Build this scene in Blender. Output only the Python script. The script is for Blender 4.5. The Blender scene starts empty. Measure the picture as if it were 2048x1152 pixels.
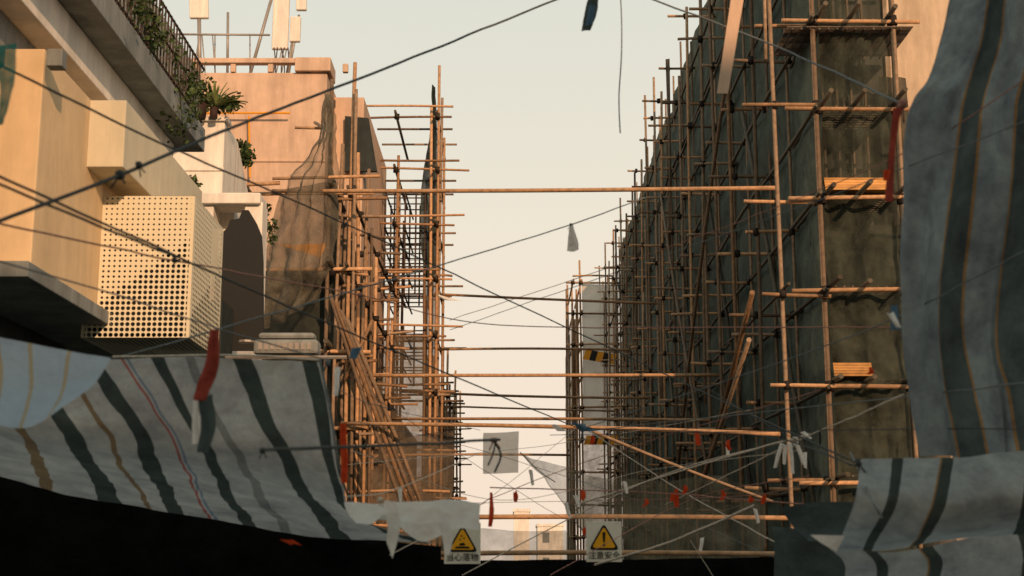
import bpy, math, random
from mathutils import Vector, noise
random.seed(7)
R=random.uniform
scene=bpy.context.scene
# ---------------------------------------------------------------- camera
F=2844.0; T=math.radians(11.0); CAM=Vector((0,0,1.6))
cd=bpy.data.cameras.new("camera"); cam=bpy.data.objects.new("camera",cd)
scene.collection.objects.link(cam); scene.camera=cam
cam.location=CAM; cam.rotation_euler=(math.radians(90)+T,0,0)
cd.lens=50; cd.sensor_width=36; cd.clip_end=3000
cd.dof.use_dof=True; cd.dof.focus_distance=29; cd.dof.aperture_fstop=3.4
FW=Vector((0,math.cos(T),math.sin(T))); UP=Vector((0,-math.sin(T),math.cos(T)))
def S(u,v,y):
    """sight-line through image pixel u, v intersected with the cross-street plane at distance y -> metres"""
    d=Vector((1,0,0))*((u-1024)/F)+UP*((576-v)/F)+FW
    return CAM+d*(y/d.y)
# ---------------------------------------------------------------- materials
def nt(m):
    m.use_nodes=True; n=m.node_tree; n.nodes.clear(); return n
def mat(name,col,var=0.25,scale=6,rough=0.8,bump=0.0,metal=0,island=0,stain=0):
    m=bpy.data.materials.new(name); n=nt(m); N=n.nodes; L=n.links
    o=N.new('ShaderNodeOutputMaterial'); b=N.new('ShaderNodeBsdfPrincipled')
    L.new(b.outputs[0],o.inputs[0]); b.inputs['Roughness'].default_value=rough; b.inputs['Metallic'].default_value=metal
    if rough>.2: b.inputs['Specular IOR Level'].default_value=.15
    tc=N.new('ShaderNodeTexCoord')
    t=N.new('ShaderNodeTexNoise'); t.inputs['Scale'].default_value=scale; t.inputs['Detail'].default_value=8; t.inputs['Roughness'].default_value=0.65
    L.new(tc.outputs['Object'],t.inputs[0])
    r=N.new('ShaderNodeValToRGB'); L.new(t.outputs[0],r.inputs[0])
    r.color_ramp.elements[0].position=0.3; r.color_ramp.elements[1].position=0.72
    r.color_ramp.elements[0].color=[c*(1-var) for c in col]+[1]; r.color_ramp.elements[1].color=[min(1,c*(1+var)) for c in col]+[1]
    out=r.outputs[0]
    if stain:
        t2=N.new('ShaderNodeTexNoise'); t2.inputs['Scale'].default_value=1.1; t2.inputs['Detail'].default_value=12; t2.inputs['Roughness'].default_value=.7
        mp2=N.new('ShaderNodeMapping'); mp2.inputs['Scale'].default_value=(2.6,2.6,0.4); L.new(tc.outputs['Object'],mp2.inputs[0]); L.new(mp2.outputs[0],t2.inputs[0])
        r2=N.new('ShaderNodeValToRGB'); r2.color_ramp.elements[0].position=0.40; r2.color_ramp.elements[1].position=0.60
        r2.color_ramp.elements[0].color=(1-stain,1-stain,1-stain,1); r2.color_ramp.elements[1].color=(1,1,1,1); L.new(t2.outputs[0],r2.inputs[0])
        mx=N.new('ShaderNodeMixRGB'); mx.blend_type='MULTIPLY'; mx.inputs[0].default_value=1; L.new(out,mx.inputs[1]); L.new(r2.outputs[0],mx.inputs[2]); out=mx.outputs[0]
    if island:
        g=N.new('ShaderNodeNewGeometry'); mr=N.new('ShaderNodeMapRange'); L.new(g.outputs['Random Per Island'],mr.inputs[0])
        mr.inputs[3].default_value=1-island; mr.inputs[4].default_value=1+island*0.6
        mx=N.new('ShaderNodeMixRGB'); mx.blend_type='MULTIPLY'; mx.inputs[0].default_value=1
        L.new(out,mx.inputs[1]); L.new(mr.outputs[0],mx.inputs[2]); out=mx.outputs[0]
    L.new(out,b.inputs['Base Color'])
    if bump:
        bp=N.new('ShaderNodeBump'); bp.inputs['Strength'].default_value=bump; bp.inputs['Distance'].default_value=0.02
        L.new(t.outputs[0],bp.inputs['Height']); L.new(bp.outputs[0],b.inputs['Normal'])
    return m
def cloth_mat(name,base,stripes=None,trans=0.35,alpha=1.0,dirt=0.3,nscale=5,alvar=0.0):
    """stripes: list of (u0,u1,color)"""
    m=bpy.data.materials.new(name); n=nt(m); N=n.nodes; L=n.links
    o=N.new('ShaderNodeOutputMaterial')
    uv=N.new('ShaderNodeUVMap'); sp=N.new('ShaderNodeSeparateXYZ'); L.new(uv.outputs[0],sp.inputs[0])
    rgb=N.new('ShaderNodeRGB'); rgb.outputs[0].default_value=(*base,1); col=rgb.outputs[0]
    tc=N.new('ShaderNodeTexCoord')
    if stripes:
        r=N.new('ShaderNodeValToRGB'); r.color_ramp.interpolation='CONSTANT'
        wob=N.new('ShaderNodeTexNoise'); wob.inputs['Scale'].default_value=7; wob.inputs['Detail'].default_value=5; L.new(uv.outputs[0],wob.inputs[0])
        ma=N.new('ShaderNodeMath'); ma.operation='MULTIPLY_ADD'; L.new(wob.outputs[0],ma.inputs[0]); ma.inputs[1].default_value=0.010; L.new(sp.outputs[0],ma.inputs[2])
        L.new(ma.outputs[0],r.inputs[0])
        es=r.color_ramp.elements; es[0].position=0; es[0].color=(*base,1); es[1].position=0.9999; es[1].color=(*base,1)
        for i,(a,b,c) in enumerate(stripes):
            e=es.new(a); e.color=(*c,1)
            if not(i+1<len(stripes) and abs(stripes[i+1][0]-b)<1e-6): e=es.new(b); e.color=(*base,1)
        col=r.outputs[0]
    t=N.new('ShaderNodeTexNoise'); t.inputs['Scale'].default_value=nscale; t.inputs['Detail'].default_value=12; t.inputs['Roughness'].default_value=0.72; L.new(tc.outputs['Object'],t.inputs[0])
    r2=N.new('ShaderNodeValToRGB'); r2.color_ramp.elements[0].position=0.33; r2.color_ramp.elements[1].position=0.65
    r2.color_ramp.elements[0].color=(1-dirt,1-dirt,1-dirt*0.9,1); r2.color_ramp.elements[1].color=(1,1,1,1); L.new(t.outputs[0],r2.inputs[0])
    mx=N.new('ShaderNodeMixRGB'); mx.blend_type='MULTIPLY'; mx.inputs[0].default_value=1; L.new(col,mx.inputs[1]); L.new(r2.outputs[0],mx.inputs[2])
    d=N.new('ShaderNodeBsdfDiffuse'); tr=N.new('ShaderNodeBsdfTranslucent'); ms=N.new('ShaderNodeMixShader'); ms.inputs[0].default_value=trans
    L.new(mx.outputs[0],d.inputs[0]); L.new(mx.outputs[0],tr.inputs[0]); L.new(d.outputs[0],ms.inputs[1]); L.new(tr.outputs[0],ms.inputs[2])
    wv=N.new('ShaderNodeTexNoise'); wv.inputs['Scale'].default_value=16; wv.inputs['Detail'].default_value=6; L.new(tc.outputs['Object'],wv.inputs[0])
    bp=N.new('ShaderNodeBump'); bp.inputs['Strength'].default_value=0.6; bp.inputs['Distance'].default_value=0.03; L.new(wv.outputs[0],bp.inputs['Height'])
    L.new(bp.outputs[0],d.inputs['Normal'])
    out=ms.outputs[0]
    if alpha<1:
        tp=N.new('ShaderNodeBsdfTransparent'); m2=N.new('ShaderNodeMixShader')
        mr=N.new('ShaderNodeMapRange'); L.new(t.outputs[0],mr.inputs[0]); mr.inputs[1].default_value=0.3; mr.inputs[2].default_value=0.7
        mr.inputs[3].default_value=max(0,alpha-alvar); mr.inputs[4].default_value=min(1,alpha+alvar)
        lw=N.new('ShaderNodeLayerWeight'); lw.inputs[0].default_value=.35
        ad=N.new('ShaderNodeMath'); ad.operation='MULTIPLY_ADD'; ad.use_clamp=True; L.new(lw.outputs['Facing'],ad.inputs[0]); ad.inputs[1].default_value=.3; L.new(mr.outputs[0],ad.inputs[2])
        L.new(ad.outputs[0],m2.inputs[0])
        L.new(tp.outputs[0],m2.inputs[1]); L.new(out,m2.inputs[2]); out=m2.outputs[0]
    L.new(out,o.inputs[0]); return m
M={}
M['bamboo']=mat('bamboo',(0.44,0.26,0.14),0.35,9,0.6,0.2,island=0.6)
M['bamboo_brown']=mat('bamboo_weathered',(0.29,0.20,0.13),0.35,9,0.6,0.2,island=0.6)  # duller brown bamboo tone, mixed in among the orange poles
M['bamboo_dark']=mat('bamboo_aged',(0.10,0.085,0.062),0.3,9,0.7,0.2,island=0.5)
M['tie']=mat('black_tie',(0.025,0.02,0.017),0.3,20,0.7)
M['plank']=mat('plank',(0.55,0.29,0.10),0.3,5,0.7,0.1,island=0.4)
M['slat']=mat('bamboo_slat',(0.15,0.115,0.085),0.3,9,0.7,0.1,island=0.6)
M['concrete']=mat('dark_concrete',(0.10,0.105,0.09),0.2,2,0.9,0.2,stain=0.5)
M['peach']=mat('peach_render',(0.62,0.44,0.32),0.08,3,0.9,0.25,stain=0.22)
M['cream']=mat('cream_render',(0.68,0.51,0.31),0.07,4,0.85,0.15,stain=0.15)
M['cream_r']=mat('cream_wall_render',(0.60,0.47,0.34),0.07,4,0.85,0.15,stain=0.25)
M['ivory']=mat('ivory_render',(0.62,0.57,0.43),0.06,4,0.85,0.15,stain=0.12)
M['white']=mat('white_paint',(0.82,0.76,0.67),0.06,4,0.8,0.15,stain=0.22)
M['grey']=mat('grey_paint',(0.26,0.28,0.27),0.12,4,0.8,0.1,stain=0.35)
M['dkgrey']=mat('dark_grey_paint_and_shade',(0.035,0.044,0.042),0.2,4,0.7,0.1,stain=0.3)  # wall paint, also the shade colour of the annex recess
M['metal']=mat('grey_metal',(0.32,0.29,0.26),0.15,12,0.45,0,metal=0.3)
M['rust']=mat('rust_metal',(0.07,0.05,0.04),0.4,20,0.7)
M['glass']=mat('window_glass',(0.03,0.035,0.04),0.1,2,0.15)
M['leaf']=mat('leaf',(0.055,0.085,0.03),0.5,8,0.6,island=0.6)
M['agave']=mat('agave_leaf',(0.16,0.19,0.06),0.35,10,0.55,island=0.4)
M['pot']=mat('pot',(0.05,0.03,0.025),0.3,8,0.7)
M['road']=mat('asphalt',(0.05,0.05,0.048),0.3,4,0.9,0.3)
M['ground']=mat('ground',(0.12,0.11,0.095),0.3,0.5,0.95,0.3)
M['signw']=mat('sign_white',(0.86,0.80,0.66),0.05,14,0.5,stain=0.1)
M['signy']=mat('sign_yellow',(0.90,0.42,0.02),0.06,14,0.5)
M['signk']=mat('sign_black',(0.02,0.02,0.018),0.1,14,0.5)
M['amber']=mat('amber_stripe',(0.80,0.33,0.03),0.1,9,0.6)
M['rope']=mat('rope_dark',(0.065,0.072,0.07),0.4,60,0.9)
M['rope_b']=mat('rope_blue',(0.16,0.175,0.175),0.4,60,0.9)
M['rope_p']=mat('rope_pink',(0.36,0.18,0.14),0.35,60,0.9)
M['rope_w']=mat('rope_white',(0.58,0.50,0.40),0.3,60,0.9)
M['red']=cloth_mat('red_plastic',(0.66,0.08,0.025),trans=0.4,dirt=0.3,nscale=20)
M['wht']=cloth_mat('white_rag',(0.88,0.84,0.77),trans=0.35,dirt=0.15,nscale=8)
M['blue']=cloth_mat('blue_rag',(0.10,0.19,0.27),trans=0.3,nscale=12)
M['teal']=cloth_mat('teal_net',(0.03,0.25,0.20),trans=0.4,alpha=0.8,alvar=0.15,nscale=12)
M['net']=cloth_mat('dark_green_netting',(0.165,0.200,0.165),trans=0.3,alpha=0.86,alvar=0.12,dirt=0.55,nscale=1.4)
M['nete']=cloth_mat('end_face_netting',(0.115,0.130,0.10),trans=0.35,alpha=0.50,alvar=0.22,dirt=0.45,nscale=1.8)
M['netl']=cloth_mat('olive_netting',(0.075,0.088,0.072),trans=0.35,alpha=0.85,alvar=0.12,dirt=0.5,nscale=1.8)
M['net2']=cloth_mat('thin_netting',(0.10,0.11,0.09),trans=0.4,alpha=0.60,alvar=0.22,dirt=0.45,nscale=1.8)
M['nets']=cloth_mat('street_netting',(0.075,0.090,0.075),trans=0.4,alpha=0.45,alvar=0.25,dirt=0.5,nscale=1.2)
M['netd']=cloth_mat('olive_drape_netting',(0.30,0.27,0.20),trans=0.45,alpha=0.52,alvar=0.28,dirt=0.5,nscale=1.6)
M['netb']=cloth_mat('brown_netting',(0.22,0.18,0.13),trans=0.4,alpha=0.66,alvar=0.2,dirt=0.5,nscale=2.4)
M['netw']=cloth_mat('white_netting',(0.82,0.78,0.68),trans=0.45,alpha=0.93,alvar=0.05,dirt=0.12,nscale=1.5)
M['clear']=cloth_mat('clear_sheet',(0.56,0.49,0.37),trans=0.5,alpha=0.76,alvar=0.05,dirt=0.2,nscale=5)
M['black']=cloth_mat('black_tarp_and_shade',(0.010,0.011,0.010),trans=0.02,dirt=0.6,nscale=3)
M['dktarp']=cloth_mat('dark_tarpaulin',(0.085,0.11,0.105),trans=0.2,dirt=0.4,nscale=4)
G=(0.085,0.108,0.098); O=(0.34,0.24,0.14)
M['tarpL']=cloth_mat('striped_canvas',(0.64,0.65,0.61),[(0.03,0.06,G),(0.12,0.137,O),(0.20,0.235,G),(0.285,0.296,O),(0.335,0.37,G),(0.425,0.431,(0.55,0.18,0.15)),(0.441,0.446,(0.27,0.35,0.45)),(0.52,0.565,G),(0.63,0.66,(0.36,0.37,0.34)),(0.76,0.81,G),(0.95,0.995,G)],trans=0.4,dirt=0.5,nscale=3.5)
M['tarpB']=cloth_mat('blue_white_canvas',(0.60,0.71,0.80),[(0.25,0.28,(0.64,0.52,0.33)),(0.45,0.48,(0.64,0.52,0.33)),(0.72,0.75,(0.64,0.52,0.33))],trans=0.5,dirt=0.15)
OR=(0.44,0.27,0.12); DG=(0.12,0.155,0.152)
M['tarpR']=cloth_mat('striped_curtain_canvas',(0.33,0.39,0.40),[(0.29,0.308,OR),(0.308,0.45,DG),(0.45,0.468,OR),(0.68,0.70,OR),(0.70,0.85,DG),(0.85,0.87,OR)],trans=0.45,dirt=0.6,nscale=4.0)
M['tarpR2']=cloth_mat('striped_canvas_low',(0.50,0.55,0.54),[(0.20,0.27,G),(0.52,0.535,OR),(0.535,0.60,G),(0.86,0.93,G)],trans=0.4,dirt=0.5,nscale=5)
# ---------------------------------------------------------------- mesh helpers
def link(o,parent=None):
    scene.collection.objects.link(o)
    if parent: o.parent=parent
    return o
def empty(name): 
    e=bpy.data.objects.new(name,None); e.empty_display_size=0.2; return link(e)
class B:
    def __init__(s): s.v=[]; s.f=[]
    def tube(s,a,b,r=0.05,n=7,bend=0.0,seg=1,taper=1.0):
        a=Vector(a); b=Vector(b); d=(b-a); L=d.length
        if L<1e-4: return
        d.normalize(); q=Vector((0,0,1)) if abs(d.z)<0.9 else Vector((1,0,0))
        x=d.cross(q).normalized(); y=d.cross(x)
        if bend: seg=max(seg,5)
        ph=R(0,6.28); base=len(s.v)
        for i in range(seg+1):
            t=i/seg; c=a+d*L*t+(x*math.cos(ph)+y*math.sin(ph))*bend*math.sin(math.pi*t)
            rr=r*(1+(taper-1)*t)
            for k in range(n):
                an=2*math.pi*k/n; s.v.append(c+(x*math.cos(an)+y*math.sin(an))*rr)
        for i in range(seg):
            for k in range(n):
                s.f.append((base+i*n+k,base+i*n+(k+1)%n,base+(i+1)*n+(k+1)%n,base+(i+1)*n+k))
        s.f.append(tuple(base+k for k in range(n))[::-1]); s.f.append(tuple(base+seg*n+k for k in range(n)))
    def box(s,lo,hi):
        b=len(s.v); x0,y0,z0=lo; x1,y1,z1=hi
        s.v+= [Vector(p) for p in [(x0,y0,z0),(x1,y0,z0),(x1,y1,z0),(x0,y1,z0),(x0,y0,z1),(x1,y0,z1),(x1,y1,z1),(x0,y1,z1)]]
        s.f+=[(b,b+3,b+2,b+1),(b+4,b+5,b+6,b+7),(b,b+1,b+5,b+4),(b+1,b+2,b+6,b+5),(b+2,b+3,b+7,b+6),(b+3,b,b+4,b+7)]
    def poly_ext(s,pts,ext):
        b=len(s.v); n=len(pts); ext=Vector(ext)
        s.v+=[Vector(p) for p in pts]+[Vector(p)+ext for p in pts]
        s.f.append(tuple(range(b,b+n))); s.f.append(tuple(range(b+2*n-1,b+n-1,-1)))
        for i in range(n): j=(i+1)%n; s.f.append((b+i,b+n+i,b+n+j,b+j))
    def obj(s,name,m,parent=None,smooth=False,bevel=0):
        me=bpy.data.meshes.new(name); me.from_pydata([tuple(p) for p in s.v],[],s.f); me.update()
        me.materials.append(M[m] if isinstance(m,str) else m)
        if smooth:
            for p in me.polygons: p.use_smooth=len(p.vertices)==4
        o=bpy.data.objects.new(name,me)
        if bevel:
            md=o.modifiers.new('bevel','BEVEL'); md.width=bevel; md.segments=2
        return link(o,parent)
def cr(p,t):
    n=len(p)-1; x=t*n; i=min(int(x),n-1); f=x-i
    g=lambda k:p[max(0,min(n,k))]
    if n==1: return p[0].lerp(p[1],f)
    a,b,c,d=(p[0]*2-p[1] if i==0 else g(i-1)),g(i),g(i+1),(p[n]*2-p[n-1] if i+2>n else g(i+2))
    return 0.5*((2*b)+(c-a)*f+(2*a-5*b+4*c-d)*f*f+(3*b-a-3*c+d)*f**3)
def cloth(name,rows,m,nu=60,nv=40,wr=0.02,ws=3.0,parent=None,fold=0,foldn=8,post=None):
    """rows: grid of world points"""
    nm=[]; uvs=[]
    sd=Vector((R(0,50),R(0,50),R(0,50)))
    for j in range(nv+1):
        for i in range(nu+1):
            u=i/nu; v=j/nv
            p=cr([cr(r,u) for r in rows],v)
            w=noise.noise(p*ws+sd)*wr+noise.noise(p*ws*3+sd)*wr*0.4
            ridg=(1-abs(noise.noise(Vector((p.x*ws*0.8,p.y*0.6,p.z*ws*0.5))+sd))*3)
            q=p+Vector((w*0.4,w+ridg*wr*0.5,w*0.4))
            if fold: q+=Vector((fold*.4*math.cos(u*foldn*6.28),fold*math.sin(u*foldn*6.28+2*noise.noise(p+sd)),0))
            if post: q=post(q,u,v)
            nm.append(q); uvs.append((u,v))
    f=[(j*(nu+1)+i,j*(nu+1)+i+1,(j+1)*(nu+1)+i+1,(j+1)*(nu+1)+i) for j in range(nv) for i in range(nu)]
    me=bpy.data.meshes.new(name); me.from_pydata([tuple(p) for p in nm],[],f); ul=me.uv_layers.new(name='UVMap')
    for lp in me.loops: ul.data[lp.index].uv=uvs[lp.vertex_index]
    for p in me.polygons: p.use_smooth=True
    me.materials.append(M[m]); o=bpy.data.objects.new(name,me); return link(o,parent)
def rope(pts,r=0.008,m='rope',name='rope',wig=0.004,parent=None,sag=0.0):
    c=bpy.data.curves.new(name,'CURVE'); c.dimensions='3D'; c.bevel_depth=r; c.bevel_resolution=2
    sp=c.splines.new('POLY'); n=14*(len(pts)-1); sp.points.add(n); sd=Vector((R(0,90),0,0))
    for i in range(n+1):
        t=i/n; p=cr(pts,t)+noise.noise_vector(cr(pts,t)*3+sd)*wig-Vector((0,0,sag*4*t*(1-t)))
        sp.points[i].co=(*p,1)
    c.materials.append(M[m]); o=bpy.data.objects.new(name,c); return link(o,parent)
def wrap(b,p,r=0.085,h=0.13): 
    b.tube(Vector(p)-Vector((R(-.02,.02),R(-.02,.02),h/2)),Vector(p)+Vector((R(-.02,.02),R(-.02,.02),h/2)),r*R(.8,1.1),6)
def knot(p,r,m='rope',name='rope_knot',parent=None):
    b=B()
    for k in range(5):
        d=Vector((R(-1,1),R(-1,1),R(-1,1))).normalized()*r; b.tube(p-d,p+d,r*0.6,6)
    for k in range(2): b.tube(p,p+Vector((R(-2,2)*r,R(-1,1)*r,-R(2,4)*r)),r*0.22,5)
    return b.obj(name,m,parent,True)
# ---------------------------------------------------------------- ground
b=B(); b.box((-1500,-1500,-0.2),(1500,1500,0)); b.obj('ground','ground')
b=B(); b.box((-3.0,-18,0.004),(4.2,200,0.008)); b.obj('road','road')
for nm,x0,x1 in (('pavement',-4.2,-3.0),('pavement',4.2,5.1)):
    b=B(); b.box((x0,-18,0.002),(x1,200,0.13)); b.obj(nm,'concrete',None,False,0.01)
# ---------------------------------------------------------------- right building under refurbishment
XO,XM,XI=5.2,6.06,7.62
e=empty('refurbished_building')
b=B(); b.box((7.95,28.8,0),(18,80,18.9)); b.obj('walls','cream_r',e)
b=B(); b.box((7.86,28.9,0),(7.946,79.9,18.7)); b.obj('facade_render','concrete',e)
b=B(); bs=B()
for k in range(6):
    for i in range(15):
        y=30.5+i*3.3; z=1.3+k*3.0
        b.box((7.80,y,z),(7.855,y+1.6,z+1.5)); bs.box((7.7,y-0.1,z-0.12),(7.855,y+1.7,z-0.003))
b.obj('windows','glass',e); bs.obj('window_sills','grey',e)
b=B(); b.box((7.7,28.6,18.9),(18.2,80.2,19.3)); b.obj('parapet','cream_r',e)
# right scaffolding
lev=[1.26+1.84*k for k in range(10)]
e=empty('bamboo_scaffolding')
P=B(); Pd=B(); W=B(); Ps=B()
ys=[27.0]; 
while ys[-1]<78: ys.append(ys[-1]+R(2.3,3.3))
for i,y in enumerate(ys):
    top=18.2+R(-1.4,1.8)
    if i==0: top=19.5
    lean=R(-.15,.15)
    (P if i%3==2 else Ps).tube((XO+R(-.06,.06),y+lean,0),(XO+R(-.1,.1),y-lean,top),0.044,7,R(0,.07),6)
    if R(0,1)<0.4:
        z0=R(5,13); Ps.tube((XO+R(-.13,-.05),y+.1,z0),(XO-.05+R(-.15,.12),y+R(-.3,.3),min(z0+6.5,top+R(0,1.6))),0.038,7,0.03,5)
    Ps.tube((XM-.04,y,0),(XM-.06,y,19.0+R(-.2,1.1)),0.036,7,R(0,.03),6)
    if i<3: Pd.tube((XI,y,0),(XI,y,19.6),0.05)
    for k,z in enumerate(lev):
        zz=z+R(-.12,.12)
        if z>top or R(0,1)<.08: continue
        yy=y+R(-.3,.3)
        (P if R(0,1)<.7 else Ps).tube((XO-.40+R(-.28,.2),yy,zz),(XM+.06,yy+R(-.05,.05),zz+R(-.05,.05)),0.04,7,R(0,.02),4)
        wrap(W,(XO,yy,zz),.075,.15); wrap(W,(XM-.06,yy,zz),.075,.15)
for k,z in enumerate(lev):
    y=27
    while y<78:
        y2=y+R(5,8); Pd.tube((XM-.1,y-0.4,z+R(-.08,.08)),(XM-.1,y2+.4,z+R(-.08,.08)),0.042,7,.03)
        if k in (3,7): Pd.tube((XO+.08,y-0.4,z+.08),(XO+.08,y2+.4,z+.08+R(-.1,.1)),0.034,7,.03)
        y=y2
    P.tube((XO+.2,26.95,z),(XI+.5+R(-.2,.4),26.95,z+R(-.05,.05)),0.045,8,0.01)
    wrap(W,(XM,27,z),.1,.2); wrap(W,(XI,27,z),.1,.2)
    for xx in (XM+.1,XM+.75,XI-.05):
        Pd.tube((xx,26.4+R(-.3,.2),z+.12),(xx,30,z+.12),0.05)
Ps.tube((XM,26.98,0),(XM-.02,26.98,19.4),.05,8,.03); Ps.tube((XI,26.98,0),(XI,26.98,19.4),.045,8,.03)
P.tube((XO-.52,27.2,6.8),(XO-.52,46,-0.2),0.055,8,.1); Ps.tube((XO-.58,27.4,5.9),(XO-.58,48,0.0),0.05,8,.1)
Ps.tube((XO-.15,30,14),(XO-.15,44,4),0.045,8,.1); Ps.tube((XO-.13,36,3),(XO-.13,47,14),0.04,8,.1)
for k in range(7): Pd.tube((XM-.14,28+k*7,2.5),(XM-.14,35+k*7,13),0.05,7,.05)
P.obj('poles','bamboo',e,True); Ps.obj('weathered_poles','bamboo_brown',e,True); Pd.obj('ledgers','bamboo_dark',e,True); W.obj('lashings','tie',e,True)
rows=[[Vector((XM+.06,27+i*51/16,18.9-j*18.4/9+(R(-.3,.2) if j==0 else 0))) for i in range(17)] for j in range(10)]
def puff(q,u,v):
    # netting bellies out between lashings
    a=abs(math.sin(math.pi*(q.z-1.26)/1.84)); c_=abs(math.sin(math.pi*(q.y-27)/2.8)); n_=noise.noise(q*.45); n2=noise.noise(q*1.6)
    q.x-= .06*a+.06*c_*(1+n_)+.16*max(0,n_)*a+.05*n2 - .06; return q
cloth('side_netting',rows,'net',460,190,0.07,1.6,e,0,8,puff)
rows=[[Vector((XM+.02+i*1.5/4,27.22+R(-.06,.06),19-j*2)) for i in range(5)] for j in range(10)]
cloth('end_netting',rows,'nete',60,200,0.12,1.8,e,.05,3)
rows=[[Vector((XM+.02+i*2.6/4,28.3+R(-.06,.06),8.4-j*1.6)) for i in range(5)] for j in range(6)]
cloth('end_netting_lower',rows,'netl',50,120,0.12,2,e,.05,5)
rows=[[Vector((XI+.02+i*.3,28.3+R(-.06,.06),11.6-j*2)) for i in range(3)] for j in range(6)]
cloth('corner_netting',rows,'netl',20,120,0.1,2,e,.03,2)
b=B(); b.box((XM+.15,28.85,0),(7.85,29.0,18.6)); b.obj('stair_core_wall','concrete',e)
b=B(); b2=B()
for z in lev[1:]:
    for k in range(9):
        y=27.4+k*0.16; b.box((XM+.05,y,z+.17),(XI-.02,y+.1,z+.19))
    for k in range(9): b.tube((XM+.1+k*.165,27.25,z+.15),(XM+.1+k*.165,28.8,z+.15),0.02,5)
for k in range(5): b.tube((XM+.2+k*.3,28.7,8.5),(XM+.2+k*.3,28.7,19),.035,5)
b.obj('platform_slats','slat',e)
for z in (lev[4],lev[2]):
    w=1.3 if z>7 else .75
    for k in range(5): b2.box((XM+.09,27.02+k*.02,z+.2+k*.055),(XM+.09+w,27.08+k*.02,z+.245+k*.055))
    for k in range(4): b2.box((XM+.1,27.13,z+.22+.06*k),(XM+.1+w,28.6,z+.26+.06*k))
b2.obj('stacked_planks','plank',e)
b=B()
for k in range(34): b.box((XO+.3,26.9+k*.05,lev[6]-.16),(XI+.4,26.92+k*.05,lev[6]-.14))
for k in range(13): b.tube((XO+.4+k*.18,26.88,lev[6]-.2),(XO+.4+k*.18,28.6,lev[6]-.2),0.02,5)
b.obj('walkway_truss','slat',e)
# far right scaffold block with white netting
e=empty('bamboo_scaffolding'); P=B(); W=B()
for x in (3.3,3.55,3.85,5.75):
    for y in (78,81,84): P.tube((x,y,0),(x+R(-.1,.1),y,17.4+R(-1.5,1.3)),0.06,6,.04)
for k in range(10):
    z=1.3+1.75*k
    if z<17.5:
        P.tube((3.0,77.9,z),(6.6+R(0,.8),77.9,z+R(-.1,.1)),0.06,6); 
        for x in (3.4,3.85,5.75): P.tube((x,77,z),(x,86,z),0.05,6); wrap(W,(x,77.9,z),.12,.2)
P.obj('poles','bamboo',e,True); W.obj('lashings','tie',e,True)
V=Vector
cloth('white_netting',[[V((3.9,78.1,17)),V((4.9,78.15,17.0)),V((5.75,78.1,17))],[V((3.9,78.1,13)),V((4.9,78.25,13)),V((5.75,78.1,13))],[V((3.9,78.1,9)),V((4.9,78.1,9)),V((5.75,78.1,9))]],'netw',20,30,.08,1,e)
cloth('brown_netting',[[V((3.9,78.1,9)),V((5.75,78.1,9))],[V((3.9,78.1,1)),V((5.75,78.1,1))]],'netb',20,30,.08,1,e)
cloth('green_netting',[[V((5.8,77.5,17.6)),V((7.3,77.5,18))],[V((5.8,77.5,1)),V((7.3,77.5,1))]],'net2',20,30,.08,1,e)
cloth('side_netting',[[V((3.25,78,14.5)),V((3.4,90,14.5))],[V((3.25,78,1)),V((3.4,90,1))]],'net2',20,30,.05,1,e)
def hazard(x,y,z,w,h,par,drop=0):
    n=5
    for i in range(n):
        bb=B(); x0=x+i*w/n; s=w/n*.5
        bb.poly_ext([(x0,y,z-drop*i/n),(x0+w/n,y,z-drop*(i+1)/n),(x0+w/n+s,y,z+h-drop*(i+1)/n),(x0+s,y,z+h-drop*i/n)],(0,.02,0)); bb.obj('hazard_stripe','amber' if i%2==0 else 'signk',par)
hazard(3.9,77.6,12.7,1.7,.55,e,.3); hazard(3.9,77.6,8.0,1.7,.5,e)
# ---------------------------------------------------------------- left near scaffolding
e=empty('bamboo_scaffolding'); P=B(); Pd=B(); W=B(); Ps=B()
levL=[0.9,2.6,4.5,6.2,8.0,9.75]
ysl=[31,32.8,35,37.2,39.6,42.2]
for i,y in enumerate(ysl):
    for x in (-3.6,-4.03):
        top=[13.0,11.8,10.6,10.0,9.6,9.3][i]+R(-.6,.5)
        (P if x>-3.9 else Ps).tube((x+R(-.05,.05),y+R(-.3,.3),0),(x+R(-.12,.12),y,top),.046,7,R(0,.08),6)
        if i<3: Ps.tube((x+.12,y,2+R(0,2)),(x+.1+R(-.1,.1),y+R(-.2,.2),top-R(.3,1.5)),.04,7,.05)
    for z in levL:
        (P if R(0,1)<.6 else Ps).tube((-4.3+R(-.2,.2),y,z+R(-.1,.1)),(-3.05+R(-.25,.3),y,z+R(-.1,.1)),.038,7,.02); wrap(W,(-3.6,y,z)); wrap(W,(-4.03,y,z))
for z in levL:
    P.tube((-6.05,30.9,z),(-3.1,30.9,z+R(-.04,.04)),.045,8,.01); Pd.tube((-3.65,30.6,z+.1),(-3.65,44,z+.1),.04,7,.05)
    for x in (-4.0,-5.95): Pd.tube((x,30.2,z+.12),(x,33,z+.12),.06)
    wrap(W,(-4.0,30.95,z),.1,.2)
Ps.tube((-5.95,31,0),(-5.95,31,10),.045)
for k in range(4):
    (P if k==1 else Ps).tube(S(660+k*11,588+k*16,30.3),S(812+k*13,1030,30.9+k*.15),.048,8,.06)
P.tube(S(745,640,31),S(690,760,30.8),.04); P.tube(S(590,255,31.5),S(665,257,31.5),.035)
P.tube(S(545,357,30.5),S(760,352,30.5),.038); P.tube(S(630,245,31.5),S(655,262,31),.04)
P.obj('poles','bamboo',e,True); Ps.obj('weathered_poles','bamboo_brown',e,True); Pd.obj('ledgers','bamboo_dark',e,True); W.obj('lashings','tie',e,True)
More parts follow.
